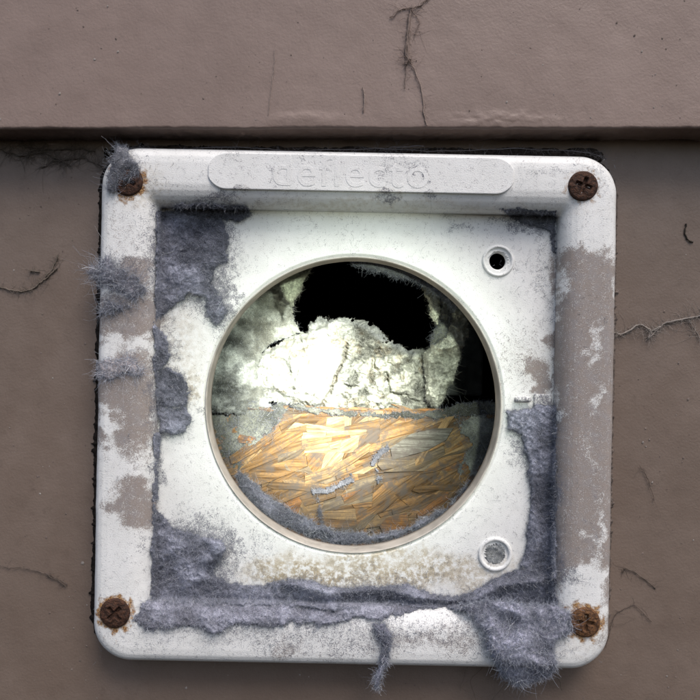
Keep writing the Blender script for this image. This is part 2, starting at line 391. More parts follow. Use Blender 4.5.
# recessed panel with round opening and two boss holes
HX, HY, HR = 353.5, 405.0, 148.0
BOSS = [(498, 261), (495, 554)]
na, nr = 620, 110
ang = np.linspace(0, 2 * math.pi, na, endpoint=False)
kr = (D + Y_REC) / D
rp = rrect(L1 - 2, R1 + 2, T1 - 2, B1 + 2, 4, 300, 10); rxp, ryp = rot(rp[:, 0], rp[:, 1])
rxp = 350 + (rxp - 350) / kr; ryp = 350 + (ryp - 350) / kr          # where its edge shows in the picture
ra = np.unwrap(np.arctan2(ryp - HY, rxp - HX)); o_ = np.argsort(ra % (2 * math.pi))
rdist = np.interp(ang, (ra % (2 * math.pi))[o_], np.hypot(rxp - HX, ryp - HY)[o_], period=2 * math.pi)
wr = np.linspace(0, 1, nr)[:, None]
hr = HR + (fbm(np.cos(ang) * 4 + 9, np.sin(ang) * 4 + 9, 23) - .5) * 1.6
RR = hr[None] * (1 - wr) + rdist[None] * wr
PXx, PXy = HX + RR * np.cos(ang), HY + RR * np.sin(ang)
yy = np.full_like(PXx, Y_REC) + .0008 * sst(4, 0, RR - HR) + (fbm(PXx / 70, PXy / 70, 31) - .5) * .0008
V = px3(PXx, PXy, yy)
F = grid_faces(nr, na, True)
fcx, fcy = PXx.ravel()[F].mean(1), PXy.ravel()[F].mean(1)
keep = np.ones(len(F), bool)
for bx_, by_ in BOSS: keep &= np.hypot(fcx - bx_, fcy - by_) > 10
panel = child_world(obj('back_panel', mesh('back_panel', V.reshape(-1, 3), F[keep], attrs=fields(PXx, PXy)), M_PLA, vent))
def lathe(name, cx, cy, prof, n=56, yb=Y_REC, attr_fn=None, squash=None):
    """prof: list (radius px, depth offset m) around an axis along the view depth"""
    a = np.linspace(0, 2 * math.pi, n, endpoint=False)
    r = np.array([p[0] for p in prof])[:, None]; d = np.array([p[1] for p in prof])[:, None]
    c = px3(cx, cy, yb); k = S * (D + yb) / D
    V = np.stack([c[0] + r * k * np.cos(a), c[1] + d + 0 * r * a, c[2] - r * k * np.sin(a)], -1)
    X, Y = cx + r * np.cos(a), cy + r * np.sin(a)
    return mesh(name, V.reshape(-1, 3), grid_faces(len(prof), n, True), attrs=attr_fn(X, Y) if attr_fn else None)
bossf = lambda X, Y: dict(spray=0 * X, dust=.35 * fbm(X / 5, Y / 5, 41), stain=0 * X, rust=0 * X)
child_world(obj('screw_boss', lathe('screw_boss', *BOSS[0], [(17, .0006), (16, -.0003), (15, -.0007), (13.5, -.0007), (12.6, .0002), (9.5, .0004), (8.4, .0007), (8.2, .002)], attr_fn=bossf), M_PLA, vent,
                label='screw boss with an empty dark hole'))
child_world(obj('screw_boss', lathe('screw_boss', *BOSS[1], [(17.4, .0006), (17, -.0005), (16.3, -.0009), (13.9, -.0009), (13.2, -.0004), (12.9, .002), (12.6, .006)], attr_fn=bossf), M_PLA, vent,
                label='screw boss plugged with grey lint'))
# duct collar behind the opening
M_COL = m_plain('grimy_collar', (.42, .385, .35), .7, 120, .22)
k = S * kr
a = np.linspace(0, 2 * math.pi, 260, endpoint=False); cc = px3(HX, HY, Y_REC)
pr = [(HR + .4, .0002), (HR + .1, -.0002), (HR - .8, -.0001), (HR - 1.2, .0008), (HR - 1.4, .003), (HR - 1.6, .006), (HR - 1.8, .0080), (HR + 2.0, .0083), (HR + 4, .0075)]
hrr = (hr.mean() + 0 * a)
V = np.stack([np.stack([cc[0] + r * k * np.cos(a), cc[1] + d + 0 * a, cc[2] - r * k * np.sin(a)], -1) for r, d in pr])
child_world(obj('duct_collar', mesh('duct_collar', V.reshape(-1, 3), grid_faces(len(pr), len(a), True)), M_COL, vent))
# pivot sockets for the missing flap on both sides of the recess
def rbox(name, x0, x1, y0, y1, ya, yb, bev, attr=True):
    bm = bmesh.new(); bmesh.ops.create_cube(bm, size=1)
    p0, p1 = px3(x0, y0, ya), px3(x1, y1, ya)
    for v in bm.verts:
        v.co = (p0[0] if v.co.x < 0 else p1[0], ya if v.co.y < 0 else yb, p1[2] if v.co.z < 0 else p0[2])
    bmesh.ops.bevel(bm, geom=bm.edges[:], offset=bev, segments=3, affect='EDGES', profile=.6)
    bmesh.ops.rotate(bm, verts=bm.verts, cent=((p0 + p1) / 2).tolist(), matrix=__import__('mathutils').Matrix.Rotation(ROT, 3, 'Y'))
    me = bm_mesh(name, bm, True)
    if attr:
        n = len(me.vertices)
        for q, v in (('dust', .72), ('spray', .45), ('stain', .1), ('rust', 0)):
            at_ = me.attributes.new(q, 'FLOAT', 'POINT'); at_.data.foreach_set('value', np.full(n, v, np.float32))
    return me
child_world(obj('pivot_socket', rbox('pivot_socket', 534, 552, 394, 408, Y_REC - .0010, Y_REC + .002, .0006), M_PLA, vent))
child_world(obj('pivot_pin', rbox('pivot_pin', 515, 532, 397, 402, Y_REC - .0022, Y_REC - .0004, .0008), M_PLA, vent))
# nameplate
def pill(cx, cy, w, h, ya, yb, n=40):
    r = h / 2; a = np.radians(np.concatenate([np.linspace(90, 270, n), np.linspace(270, 450, n)]))
    ox = np.concatenate([np.full(n, cx - w / 2 + r), np.full(n, cx + w / 2 - r)])
    rings = []
    for rr_, d in ((r + .6, yb), (r, ya + .0003), (r - .7, ya), (r * .6, ya), (r * .2, ya)):
        X = ox + rr_ * np.cos(a); Y = cy - rr_ * np.sin(a); rings.append((X, Y, np.full(len(X), d)))
    return rings
rg = pill(356.5, 173, 307, 38, -.00045, .0022)
# subdivide into a dense strip so the dirt has resolution
xs_ = np.linspace(203, 510, 420); ys_ = np.linspace(0, 1, 44)
V = []; XX = []; r_ = 19.0
for v in ys_:
    c = v * 2 - 1
    half = np.clip(np.minimum(xs_ - 203, 510 - xs_), 0, r_)
    hh = np.sqrt(np.maximum(r_ ** 2 - (r_ - half) ** 2, 0.0)); hh = np.maximum(hh, .3)
    Y = 173.5 + c * hh; Xr, Yr = rot(xs_, Y)
    edge = np.minimum(hh * (1 - abs(c)) + .0, np.minimum(xs_ - 203, 510 - xs_))
    d = -.00050 + .0010 * (1 - sst(0, 1.0, edge)) + .0012 * (1 - sst(0, .05, edge))
    V.append(np.stack([(Xr - 350) * S, d, (350 - Yr) * S], -1)); XX.append(np.stack([Xr, Yr], -1))
V = np.array(V); XX = np.array(XX); fl = fields(XX[..., 0], XX[..., 1]); fl['spray'] = fl['spray'] * 0
plate = child_world(obj('nameplate', mesh('nameplate', V.reshape(-1, 3), grid_faces(len(ys_), len(xs_)), attrs=fl), M_PLA, vent))
cu = bpy.data.curves.new('lettering', 'FONT'); cu.body = 'deflecto'; cu.size = 36 * S * 1.22; cu.extrude = .00001; cu.bevel_depth = .00004; cu.bevel_resolution = 2
cu.align_x = 'CENTER'; cu.space_character = 1.10; cu.resolution_u = 5
to = bpy.data.objects.new('tmp_text', cu); scene.collection.objects.link(to)
bpy.context.view_layer.update()
tme = bpy.data.meshes.new_from_object(to.evaluated_get(bpy.context.evaluated_depsgraph_get())); bpy.data.objects.remove(to)
for q, v in (('dust', .16), ('spray', 0), ('stain', 0), ('rust', 0)):
    tme.attributes.new(q, 'FLOAT', 'POINT').data.foreach_set('value', np.full(len(tme.vertices), v, np.float32))
lt = obj('lettering', tme, M_PLA, plate)
lt.rotation_euler = (math.pi / 2, math.radians(1.0), 0); tx, ty = rot(346, 187)
lt.location = ((tx - 350) * S, -.00054, (350 - ty) * S)
# screws with cross recess
def screw_mesh(seed, tilt):
    nr_, na_ = 26, 72; r = np.linspace(.02, 1, nr_)[:, None]; a = np.linspace(0, 2 * math.pi, na_, endpoint=False)[None]
    x, y = r * np.cos(a), r * np.sin(a); u = x * math.cos(tilt) + y * math.sin(tilt); v = -x * math.sin(tilt) + y * math.cos(tilt)
    arm = np.maximum(sst(.15, .09, abs(u)) * sst(.60, .45, abs(v)), sst(.15, .09, abs(v)) * sst(.60, .45, abs(u)))
    dome = -.0016 * (1 - .45 * r ** 2) * sst(1.02, .86, r) ** .4
    d = dome + arm * .0012 + (fbm(x * 4 + seed, y * 4, seed) - .5) * .0006
    d = np.where(r > .985, .0006, d)
    R = 15.4 * S
    V = np.stack([x * R, d, -y * R], -1)
    F = grid_faces(nr_, na_, True)
    return mesh('screw', V.reshape(-1, 3), F)
for i, (sx, sy) in enumerate(SCREWS):
    s = obj('screw', screw_mesh(i * 7 + 2, (.5, .35, .8, .1)[i]), M_RUST2 if i == 3 else M_RUST, vent,
            label=('rusty screw half buried in lint', 'dark rusty cross-head screw', 'rusty cross-head screw with orange stain around it', 'orange-brown rusty cross-head screw')[i])
    s.matrix_parent_inverse = vent.matrix_world.inverted(); s.location = ((sx - 350) * S, float(frame_y(np.array(sx * 1.), np.array(sy * 1.))) + .0002, (350 - sy) * S)
# sealant round the frame, near-black at left and top for dirt and gap shadow
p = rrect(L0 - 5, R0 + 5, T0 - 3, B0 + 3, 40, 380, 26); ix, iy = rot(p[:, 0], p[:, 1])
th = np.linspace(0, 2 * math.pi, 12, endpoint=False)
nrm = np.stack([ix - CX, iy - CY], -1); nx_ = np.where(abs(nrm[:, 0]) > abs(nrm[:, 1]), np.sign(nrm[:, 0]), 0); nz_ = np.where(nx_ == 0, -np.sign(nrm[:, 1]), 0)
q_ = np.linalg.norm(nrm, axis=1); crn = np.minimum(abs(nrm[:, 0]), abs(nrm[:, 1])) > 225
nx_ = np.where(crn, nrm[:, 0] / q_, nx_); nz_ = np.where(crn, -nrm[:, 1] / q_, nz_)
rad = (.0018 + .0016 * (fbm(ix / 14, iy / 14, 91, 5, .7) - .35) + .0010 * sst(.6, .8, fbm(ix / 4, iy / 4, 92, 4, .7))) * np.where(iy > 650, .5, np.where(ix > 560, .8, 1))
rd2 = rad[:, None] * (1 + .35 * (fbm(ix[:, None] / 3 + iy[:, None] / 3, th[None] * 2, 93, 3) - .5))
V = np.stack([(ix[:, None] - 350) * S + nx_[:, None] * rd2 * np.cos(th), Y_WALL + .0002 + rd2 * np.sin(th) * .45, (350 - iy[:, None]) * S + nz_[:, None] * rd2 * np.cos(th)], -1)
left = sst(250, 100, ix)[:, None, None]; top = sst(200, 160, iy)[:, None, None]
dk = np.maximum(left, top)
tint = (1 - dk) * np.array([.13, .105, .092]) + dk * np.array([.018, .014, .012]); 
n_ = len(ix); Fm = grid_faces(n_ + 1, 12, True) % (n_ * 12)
child_world(obj('sealant_shade_bead', mesh('sealant_shade_bead', V.reshape(-1, 3), Fm, cols=np.broadcast_to(tint, (n_, 12, 3)).reshape(-1, 3)), m_tint('sealant_and_shade', .8, 900, .5, .6), vent))

# ------------------------------------------------------------------ inside the wall
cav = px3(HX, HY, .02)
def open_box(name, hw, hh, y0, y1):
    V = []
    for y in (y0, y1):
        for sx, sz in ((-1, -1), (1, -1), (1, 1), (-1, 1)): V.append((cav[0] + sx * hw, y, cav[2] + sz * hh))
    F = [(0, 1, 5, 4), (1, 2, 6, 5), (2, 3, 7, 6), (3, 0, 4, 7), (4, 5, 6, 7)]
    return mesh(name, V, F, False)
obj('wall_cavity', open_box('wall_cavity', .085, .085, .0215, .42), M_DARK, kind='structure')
# OSB board with its strands
Y_OB, Y_OT = .040, .060
def osb_y(py): return Y_OB + (Y_OT - Y_OB) * (556 - np.asarray(py, float)) / (556 - 410)
b0, b1 = px3(350, 556, Y_OB), px3(350, 410, Y_OT)
up = (b1 - b0); hgt = np.linalg.norm(up); up /= hgt; nout = np.array([0, -up[2], up[1]])      # toward camera
tilt = math.atan2(up[1], up[2])
osb = obj('osb_board', None, label='tan flake board inside the opening, made of pressed wood strands', cat='board', loc=tuple(b0))
osb.rotation_euler = (-tilt, math.radians(1.3), 0)      # local x right, z up the board, -y out of it
bpy.context.view_layer.update()
bm = bmesh.new(); bmesh.ops.create_cube(bm, size=1)
for v in bm.verts: v.co = (v.co.x * .140, (v.co.y + .5) * .011 + .0004, (v.co.z + .5) * (hgt + .0) )
obj('core', bm_mesh('core', bm), M_OSB, osb)
def to_local(px, py):
    w = px3(px, py, osb_y(py)) - b0
    return np.stack([w[:, 0], w @ up], -1)
def strand_mesh(pts, th):
    bm = bmesh.new()
    c = pts.mean(0)
    f_ = [bm.verts.new((p[0], -th, p[1])) for i, p in enumerate(pts)]
    q = c + (pts - c) * 1.02
    g_ = [bm.verts.new((p[0], .0006, p[1])) for p in q]
    e_ = [bm.verts.new((c[0] + (p[0] - c[0]) * .985, -th - .00004, c[1] + (p[1] - c[1]) * .985)) for p in pts]
    bm.faces.new(e_); bm.faces.new(g_[::-1])
    for i in range(len(pts)): j = (i + 1) % len(pts); bm.faces.new((e_[i], f_[i], f_[j], e_[j]))
    for i in range(len(pts)): j = (i + 1) % len(pts); bm.faces.new((f_[i], g_[i], g_[j], f_[j]))
    return bm_mesh('strand', bm)
M_PS = m_strand('hotspot_strand', (.37, .285, .155), .55)
def split(poly, depth, out):
    """break the face of the board into long flakes by random cracks"""
    c = poly.mean(0); q = poly - c; cov = q.T @ q; w_, ev = np.linalg.eigh(cov); major = ev[:, 1]
    nxt = np.roll(poly, -1, 0); area = .5 * abs((poly[:, 0] * nxt[:, 1] - poly[:, 1] * nxt[:, 0]).sum())
    if area < 2.3e-5 or depth > 10 or (area < 1.2e-4 and rng.random() < .28): out.append(poly); return
    asp = math.sqrt(max(w_[1], 1e-12) / max(w_[0], 1e-12))
    pref = math.radians(28 + rng.normal() * 16) if c[0] > .002 else math.radians(rng.choice([8, 80, 35]) + rng.normal() * 12)
    dr = np.array([math.cos(pref), math.sin(pref)])
    if asp > 5.5: dr = np.array([-major[1], major[0]]) + rng.normal(size=2) * .3
    n = np.array([-dr[1], dr[0]]); n /= np.linalg.norm(n)
    off = (poly @ n); k_ = rng.uniform(.34, .66); o_ = off.min() * (1 - k_) + off.max() * k_
    for sg in (1, -1):
        res = []; dd = (off - o_) * sg
        for i in range(len(poly)):
            j = (i + 1) % len(poly)
            if dd[i] >= 0: res.append(poly[i])
            if (dd[i] >= 0) != (dd[j] >= 0): res.append(poly[i] + (poly[j] - poly[i]) * dd[i] / (dd[i] - dd[j]))
        if len(res) >= 3: split(np.array(res), depth + 1, out)
flakes = []; split(np.array([[-.064, -.001], [.066, -.001], [.066, hgt - .0006], [-.064, hgt - .0006]]), 0, flakes)
def shows(c):
    w = b0 + np.array([c[0], 0, 0]) + up * c[1]; k_ = D / (D + w[1]) / S
    return math.hypot(350 + w[0] * k_ - HX, 350 - w[2] * k_ - HY) < 153
flakes = [f_ for f_ in flakes if shows(f_.mean(0))]
for pl in flakes:
    nxt = np.roll(pl, -1, 0); ln = np.linalg.norm(nxt - pl, axis=1)
    pl = np.concatenate([np.stack([p_ + (q_ - p_) * f_ for f_ in np.linspace(0, 1, max(2, int(l_ / .003)), endpoint=False)]) for p_, q_, l_ in zip(pl, nxt, ln) if l_ > .0004])
    c = pl.mean(0); q = pl - c
    w_, ev = np.linalg.eigh(q.T @ q); mj = ev[:, 1]; an_ = math.atan2(mj[1], mj[0])
    r_ = np.linalg.norm(q, axis=1, keepdims=True)
    q = q * (1 - (rng.choice([-.0006, -.0003, .00003]) + .00012 * rng.random((len(q), 1))) / np.maximum(r_, .0008))
    ca_, sa_ = math.cos(-an_), math.sin(-an_); q = np.stack([q[:, 0] * ca_ - q[:, 1] * sa_, q[:, 0] * sa_ + q[:, 1] * ca_], -1)
    pale = rng.random() < .8 * math.exp(-((c[0] + .006) / .014) ** 2 - ((c[1] - hgt + .010) / .016) ** 2)  # flakes paler at the torch hot spot, its brightness put into their colour
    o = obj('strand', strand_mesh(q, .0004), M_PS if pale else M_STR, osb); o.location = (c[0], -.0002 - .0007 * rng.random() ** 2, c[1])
    o.rotation_euler = (rng.normal() * .05, -an_, rng.normal() * .03)
# loose strands bonded over the face, with splintered ends
for i in range(16):
    Lh, Wh = rng.uniform(.005, .016), rng.uniform(.0006, .0022); k_ = 5
    tp = [(x, Wh * (1 + rng.normal() * .25)) for x in np.linspace(-Lh, Lh, k_)]; bt = [(x, -Wh * (1 + rng.normal() * .25)) for x in np.linspace(Lh * .9, -Lh * .9, k_)]
    x, z = rng.uniform(-.05, .056), rng.uniform(.008, hgt - .010)
    o = obj('strand', strand_mesh(np.array(tp + [(Lh * 1.12, Wh * .3), (Lh * .95, 0)] + bt + [(-Lh * 1.1, -Wh * .4)]), .00025), M_STR, osb)
    o.location = (x, -.0010 - .0004 * rng.random(), z); o.rotation_euler = (rng.normal() * .05, (-.5 if x > 0 else rng.choice([-.15, 1.3, -.6])) + rng.normal() * .25, rng.normal() * .03)
for i in range(26):
    Lh, Wh = rng.uniform(.003, .010), rng.uniform(.0004, .0011)
    o = obj('strand', strand_mesh(np.array([(-Lh, 0), (-Lh * .5, Wh), (Lh * .3, Wh * 1.1), (Lh, Wh * .3), (Lh * .6, -Wh), (-Lh * .4, -Wh * .8)]), .0003), M_STR, osb)
    o.location = (rng.uniform(-.056, .06), -.0004 - .0008 * rng.random(), hgt - .0008 + rng.normal() * .0006); o.rotation_euler = (rng.normal() * .15, rng.normal() * .12, rng.normal() * .05)
M_GF = m_strand('grey_weathered_strand', (.17, .165, .14), 1.0)
M_OF = m_strand('orange_strand', (.30, .15, .05))
for pts, mat, lf in [([(388, 448), (408, 434), (430, 428), (450, 427), (443, 439), (424, 450), (404, 456), (390, 460)], M_GF, .0016),
                     ([(240, 478), (275, 466), (304, 458), (306, 468), (270, 484), (246, 492)], M_STR, .0015),
                     ([(385, 518), (405, 512), (408, 524), (398, 532), (382, 534), (379, 526)], M_OF, .0016)]:
    lp = to_local(np.array([q[0] for q in pts], float), np.array([q[1] for q in pts], float)); c = lp.mean(0)
    o = obj('strand', strand_mesh(lp - c, .0005), mat, osb); o.location = (c[0], -lf, c[1])
    o.rotation_euler = (rng.normal() * .02, 0, rng.normal() * .02)
# grey framing board behind, in the dark on the right
st = rbox('stud', 446, 484, 290, 396, .105, .13, .002, False)
obj('framing_board', st, m_plain('dim_grey_board', (.085, .09, .09), .9, 200, .3), label='dim grey board deep behind the torn insulation', cat='board')

# ------------------------------------------------------------------ draped soft matter: lint mats and insulation
def drape(polys, base_fn, thick, edge=6., warp=4., wscale=9., step=.8, seed=0, rough=.0004, col=(.19, .19, .235), colvar=1.0, extra=None, colfn=None):
    """relief sheet lying on base_fn(px,py); returns mesh pieces + sampler data"""
    P = np.concatenate([np.array(p, float) for p in polys])
    xs = np.arange(P[:, 0].min() - 8, P[:, 0].max() + 8, step); ys = np.arange(P[:, 1].min() - 8, P[:, 1].max() + 8, step)
    x, y = np.meshgrid(xs, ys)
    sd_ = np.max([poly_sd(x, y, p) for p in polys], 0)
    sd_ = sd_ + (fbm(x / wscale, y / wscale, seed + 100, 4, .6) - .5) * 2 * warp + (fbm(x / 2.2, y / 2.2, seed + 130, 2) - .5) * 2.2
    ok = sd_ > 0
    b = base_fn(x, y)
    pil = np.sqrt(np.clip(sd_ / edge, 0, 1) * (2 - np.clip(sd_ / edge, 0, 1)))
    n1 = fbm(x / 16, y / 16, seed + 110, 3, .5); n2 = fbm(x / 3.2, y / 3.2, seed + 120, 3, .6)
    rid = 1 - abs(2 * fbm(x / 22, y / 16, seed + 140, 3) - 1)
    n0 = fbm(x / 32, y / 26, seed + 150, 3)
    h = thick * pil * (.30 + .42 * n1 + .75 * sst(.3, .75, n0) + .15 * sst(.8, 1, rid)) + rough * (n2 - .3) * pil * 2
    if extra is not None: h = h + extra(x, y) * pil
    yv = b - h + .0002
    V = px3(x, y, yv)
    idx = np.full(x.shape, -1); idx[ok] = np.arange(ok.sum())
    q = np.stack([idx[:-1, :-1], idx[:-1, 1:], idx[1:, 1:], idx[1:, :-1]], -1).reshape(-1, 4); q = q[(q >= 0).all(1)]
    c = np.array(col)[None] * np.array([1.18, 1.22, 1.21]) * (.65 + .7 * sst(.3, .7, n0[ok][:, None])) * (1 - colvar / 2 + colvar * n1[ok][:, None]) * (.75 + .5 * n2[ok][:, None])
    if colfn is not None: c = colfn(x[ok], y[ok], c)
    return dict(V=V[ok], F=q, C=c, px=x[ok], py=y[ok], sd=sd_[ok])
LINTC = 1.62 * np.array([1.0, 1.02, 1.0]) * np.array([[.165, .172, .208], [.215, .222, .255], [.120, .126, .155], [.265, .265, .30], [.42, .42, .44], [.055, .057, .067]])
LINTP = [.3, .28, .2, .13, .04, .05]
def fibre_mesh(d, n, length, lift=.20, radius=.000035, curl=1.05, pal=LINTC, pp=LINTP, edge_bias=1.6, K=5, scale=1.0, tan=1.0):
    w = np.ones(len(d['V'])) + edge_bias * (d['sd'] < 3)
    n = int(n * 1.25); i = rng.choice(len(d['V']), n, p=w / w.sum())
    d0 = rng.normal(size=(n, 3)) * np.array([tan, .35, tan]); d0[:, 1] -= lift * rng.random(n)
    n1_ = rng.random(n); Ln = .85 * length * np.exp(rng.normal(size=n) * .45) * np.where(n1_ > .985, 3.0, 1)
    paths = walk(d['V'][i] + np.array([0, .0001, 0]), d0, Ln, K, curl)
    lim = d['V'][i][:, 1][:, None]
    paths[:, :, 1] = np.minimum(paths[:, :, 1], lim + .0006)
    v, f = tubes(paths, radius * np.exp(rng.normal(size=n) * .3))
    c = pal[rng.choice(len(pal), n, p=pp)] * rng.uniform(.7, 1.3, (n, 1)) * scale
    return v, f, np.repeat(c, K * 3, 0)
def clump(name, label, cat, d, nf, flen, mat=M_LINT, fmat=M_FIB, part='mat', group=None, **kw):
    c0 = d['V'].mean(0); lo = d['V'][d['V'][:, 2].argmin()]
    e = obj(name, None, label=label, cat=cat, group=group, loc=(c0[0], c0[1], d['V'][:, 2].min()))
    bpy.context.view_layer.update()
    child_world(obj(part, mesh(part, d['V'], d['F'], cols=d['C']), mat, e))
    if nf:
        v, f, c = fibre_mesh(d, nf, flen, **kw)
        child_world(obj('fibres', mesh('fibres', v, f, cols=c), fmat, e, kind='stuff'))
    return e
rec = lambda x, y: np.full(np.shape(x), Y_REC)

d = drape([[(156, 212), (216, 208), (226, 224), (229, 248), (226, 262), (214, 272), (210, 284), (222, 296), (226, 312), (216, 326), (208, 316), (203, 298), (190, 296), (176, 304), (164, 316), (155, 322)]], frame_y, .0013, 5, 4, 10, seed=1)
clump('lint_mat', 'blue-grey felted lint filling the upper left corner of the recess beside lint-buried screw', 'lint', d, 9000, .0017)
d = drape([[(172, 203), (205, 204), (248, 206), (253, 213), (240, 222), (225, 219), (200, 218), (178, 213)]], lambda x, y: frame_y(x, y) - .0004, .0014, 4, 3, 7, seed=2, col=(.08, .08, .10))
clump('lint_tuft', 'dark dusty lint roll clinging under the nameplate rail', 'lint', d, 2200, .0015, scale=.8)
d = drape([[(155, 372), (166, 366), (184, 374), (189, 392), (187, 404), (180, 408), (156, 408)], [(156, 408), (186, 407), (191, 418), (186, 430), (174, 436), (160, 432)], [(154, 322), (166, 335), (170, 356), (162, 372), (154, 372)], [(153, 432), (161, 434), (158, 470), (160, 500), (153, 502)]], frame_y, .0011, 4, 3, 8, seed=3, extra=lambda x, y: -.0006 * blob(x, y, 168, 410, 18, 4, .8))
clump('lint_mat', 'small grey lint patch on the left pivot socket of the recess', 'lint', d, 4500, .0015)
d = drape([[(152, 500), (160, 512), (174, 529), (200, 536), (221, 539), (227, 549), (217, 563), (213, 573), (228, 582), (255, 586), (280, 584), (300, 592), (290, 606), (150, 606)]], frame_y, .0022, 6, 3, 10, seed=4, extra=lambda x, y: .0010 * blob(x, y, 208, 550, 22, 13, .6) - .0008 * blob(x, y, 205, 570, 30, 6, .8))
clump('lint_mat', 'thick blue-grey lint blanket banked in the lower left corner of the recess', 'lint', d, 11000, .0017)
fold = lambda x, y: .0026 * np.exp(-((line_d(x, y, [(280, 580), (330, 594), (380, 588), (420, 598), (470, 602), (500, 586), (552, 578)]) / 5) ** 2)) - .0014 * np.exp(-((line_d(x, y, [(150, 602), (250, 604), (300, 600), (340, 606), (400, 600), (440, 606), (500, 602)]) / 3) ** 2))
d = drape([[(270, 582), (300, 578), (330, 586), (370, 588), (408, 584), (432, 594), (460, 596), (480, 588), (503, 573), (530, 566), (556, 560), (558, 612), (500, 614), (440, 608), (400, 606), (330, 610), (270, 606)]], lambda x, y: frame_y(x, y) - .0004, .0026, 6, 3, 12, seed=5, extra=fold)
clump('lint_mat', 'long folded lint drift along the bottom edge of the recess under duct opening', 'lint', d, 12000, .0018)
d = drape([[(132, 618), (148, 597), (250, 598), (330, 600), (400, 600), (436, 606), (402, 614), (380, 620), (352, 616), (330, 626), (300, 622), (270, 628), (240, 624), (212, 634), (190, 626), (165, 632), (145, 630)]], lambda x, y: frame_y(x, y) - .0003, .0013, 7, 5, 10, seed=6, col=(.22, .215, .26))
clump('lint_mat', 'pale violet-grey lint film lying over the inner edge of the bottom rail', 'lint', d, 8500, .0017, scale=1.2)
d = drape([[(506, 410), (530, 408), (536, 403), (556, 405), (557, 570), (540, 580), (520, 566), (527, 545), (530, 500), (528, 462), (521, 436), (507, 428)]], frame_y, .0014, 5, 3, 10, seed=7, extra=lambda x, y: .0006 * blob(x, y, 545, 450, 8, 14, .8))
clump('lint_mat', 'vertical grey lint strip down the right side of the recess below pivot socket', 'lint', d, 8500, .0016, scale=.9)
hang = lambda x, y: np.minimum(frame_y(x, y), .0012 + .00006 * np.maximum(y - 640, 0))
d = drape([[(462, 604), (484, 600), (520, 604), (556, 606), (570, 612), (572, 632), (556, 642), (552, 650), (558, 664), (548, 676), (534, 682), (518, 686), (504, 676), (494, 660), (488, 648), (482, 632), (470, 618)]], hang, .0036, 9, 4, 12, seed=8, col=(.30, .29, .36), extra=lambda x, y: .0016 * blob(x, y, 520, 645, 30, 30, .8))
clump('lint_clump', 'fluffy violet-grey lint clump spilling over the bottom rail beside orange-brown screw', 'lint', d, 13000, .0021, scale=1.3, lift=.35)
d = drape([[(372, 622), (384, 624), (392, 634), (390, 650), (388, 664), (382, 676), (379, 690), (375, 690), (374, 678), (380, 662), (381, 646), (376, 634)]], lambda x, y: np.minimum(frame_y(x, y), .0022) - .0003, .0012, 3, 1.2, 6, seed=9, col=(.17, .165, .205))
clump('lint_strand', 'thin lint strand dangling off the middle of the bottom rail', 'lint', d, 1500, .0021, scale=1.2)
d = drape([[(498, 208), (557, 210), (556, 256), (551, 252), (549, 232), (530, 226), (512, 220)]], frame_y, .0005, 4, 3, 8, seed=10, col=(.11, .11, .125))
clump('lint_film', 'thin dark dust film in the upper right corner of the recess', 'lint', d, 1800, .0012, scale=.8)
d = drape([[(90, 272), (102, 258), (112, 260), (124, 270), (136, 280), (142, 292), (134, 298), (118, 290), (100, 286)], [(98, 308), (112, 302), (132, 304), (138, 309), (120, 312), (102, 313)]], lambda x, y: np.minimum(frame_y(x, y), .004) - .0001, .0008, 5, 9, 9, seed=11, col=(.21, .195, .22), colvar=1.2)
clump('lint_tuft', 'shaggy grey lint tuft caught on the left rail of the frame', 'lint', d, 2600, .0036, lift=.3, scale=1.2, curl=.8)
d = drape([[(96, 362), (112, 360), (128, 358), (144, 370), (140, 378), (122, 372), (110, 380), (98, 374)]], lambda x, y: np.minimum(frame_y(x, y), .004) - .0001, .0005, 3, 6, 8, seed=12, col=(.30, .26, .26))
clump('lint_tuft', 'pale pinkish lint wisp stuck to the left rail below the shaggy tuft', 'lint', d, 1000, .0032, scale=1.6, lift=.3)
d = drape([[(117, 143), (124, 146), (131, 158), (138, 166), (139, 176), (130, 180), (121, 182), (116, 192), (106, 190), (109, 170)]], lambda x, y: np.minimum(frame_y(x, y), .004) - .0008, .0010, 4, 3, 7, seed=13, col=(.16, .155, .17))
clump('lint_tuft', 'grey lint tuft over the edge of the screw beside the nameplate end', 'lint', d, 1700, .0022, lift=.35)
d = drape([[(b[0], b[1]) for b in [(486, 544), (504, 544), (508, 554), (502, 565), (488, 565), (482, 554)]]], lambda x, y: np.full(np.shape(x), Y_REC + .0006), .0008, 3, 1, 6, seed=14, col=(.27, .27, .27), colvar=.5)
clump('lint_plug', 'small grey lint plug inside the lower screw boss ring', 'lint', d, 600, .0010)
# lint lying in the bottom of the duct opening, in front of the flake board
arc = lambda r, a0, a1, n=24: [(HX + r * math.cos(math.radians(q)), HY + r * math.sin(math.radians(q))) for q in np.linspace(a0, a1, n)]
inner = [(470, 478), (448, 506), (420, 520), (400, 530), (372, 534), (345, 532), (318, 524), (296, 514), (276, 500), (258, 486), (240, 470)]
d = drape([arc(140, 20, 160, 40)[3:-3] + inner[::-1]], lambda x, y: np.full(np.shape(x), .026) + .010 * sst(545, 480, y), .0030, 6, 4, 12, seed=15, col=(.12, .12, .15))
clump('lint_drift', 'dark grey lint crescent lying along the bottom of the round duct opening', 'lint', d, 8500, .0020)
d = drape([[(352, 262), (372, 258), (400, 262), (428, 276), (446, 292), (462, 308), (452, 306), (436, 292), (424, 284), (408, 280), (392, 276), (376, 270)]], lambda x, y: np.full(np.shape(x), .024), .0020, 4, 3, 8, seed=16, col=(.12, .12, .12))
clump('lint_drift', 'dark lint fringe hanging from the top of the round duct opening', 'lint', d, 3600, .0020)
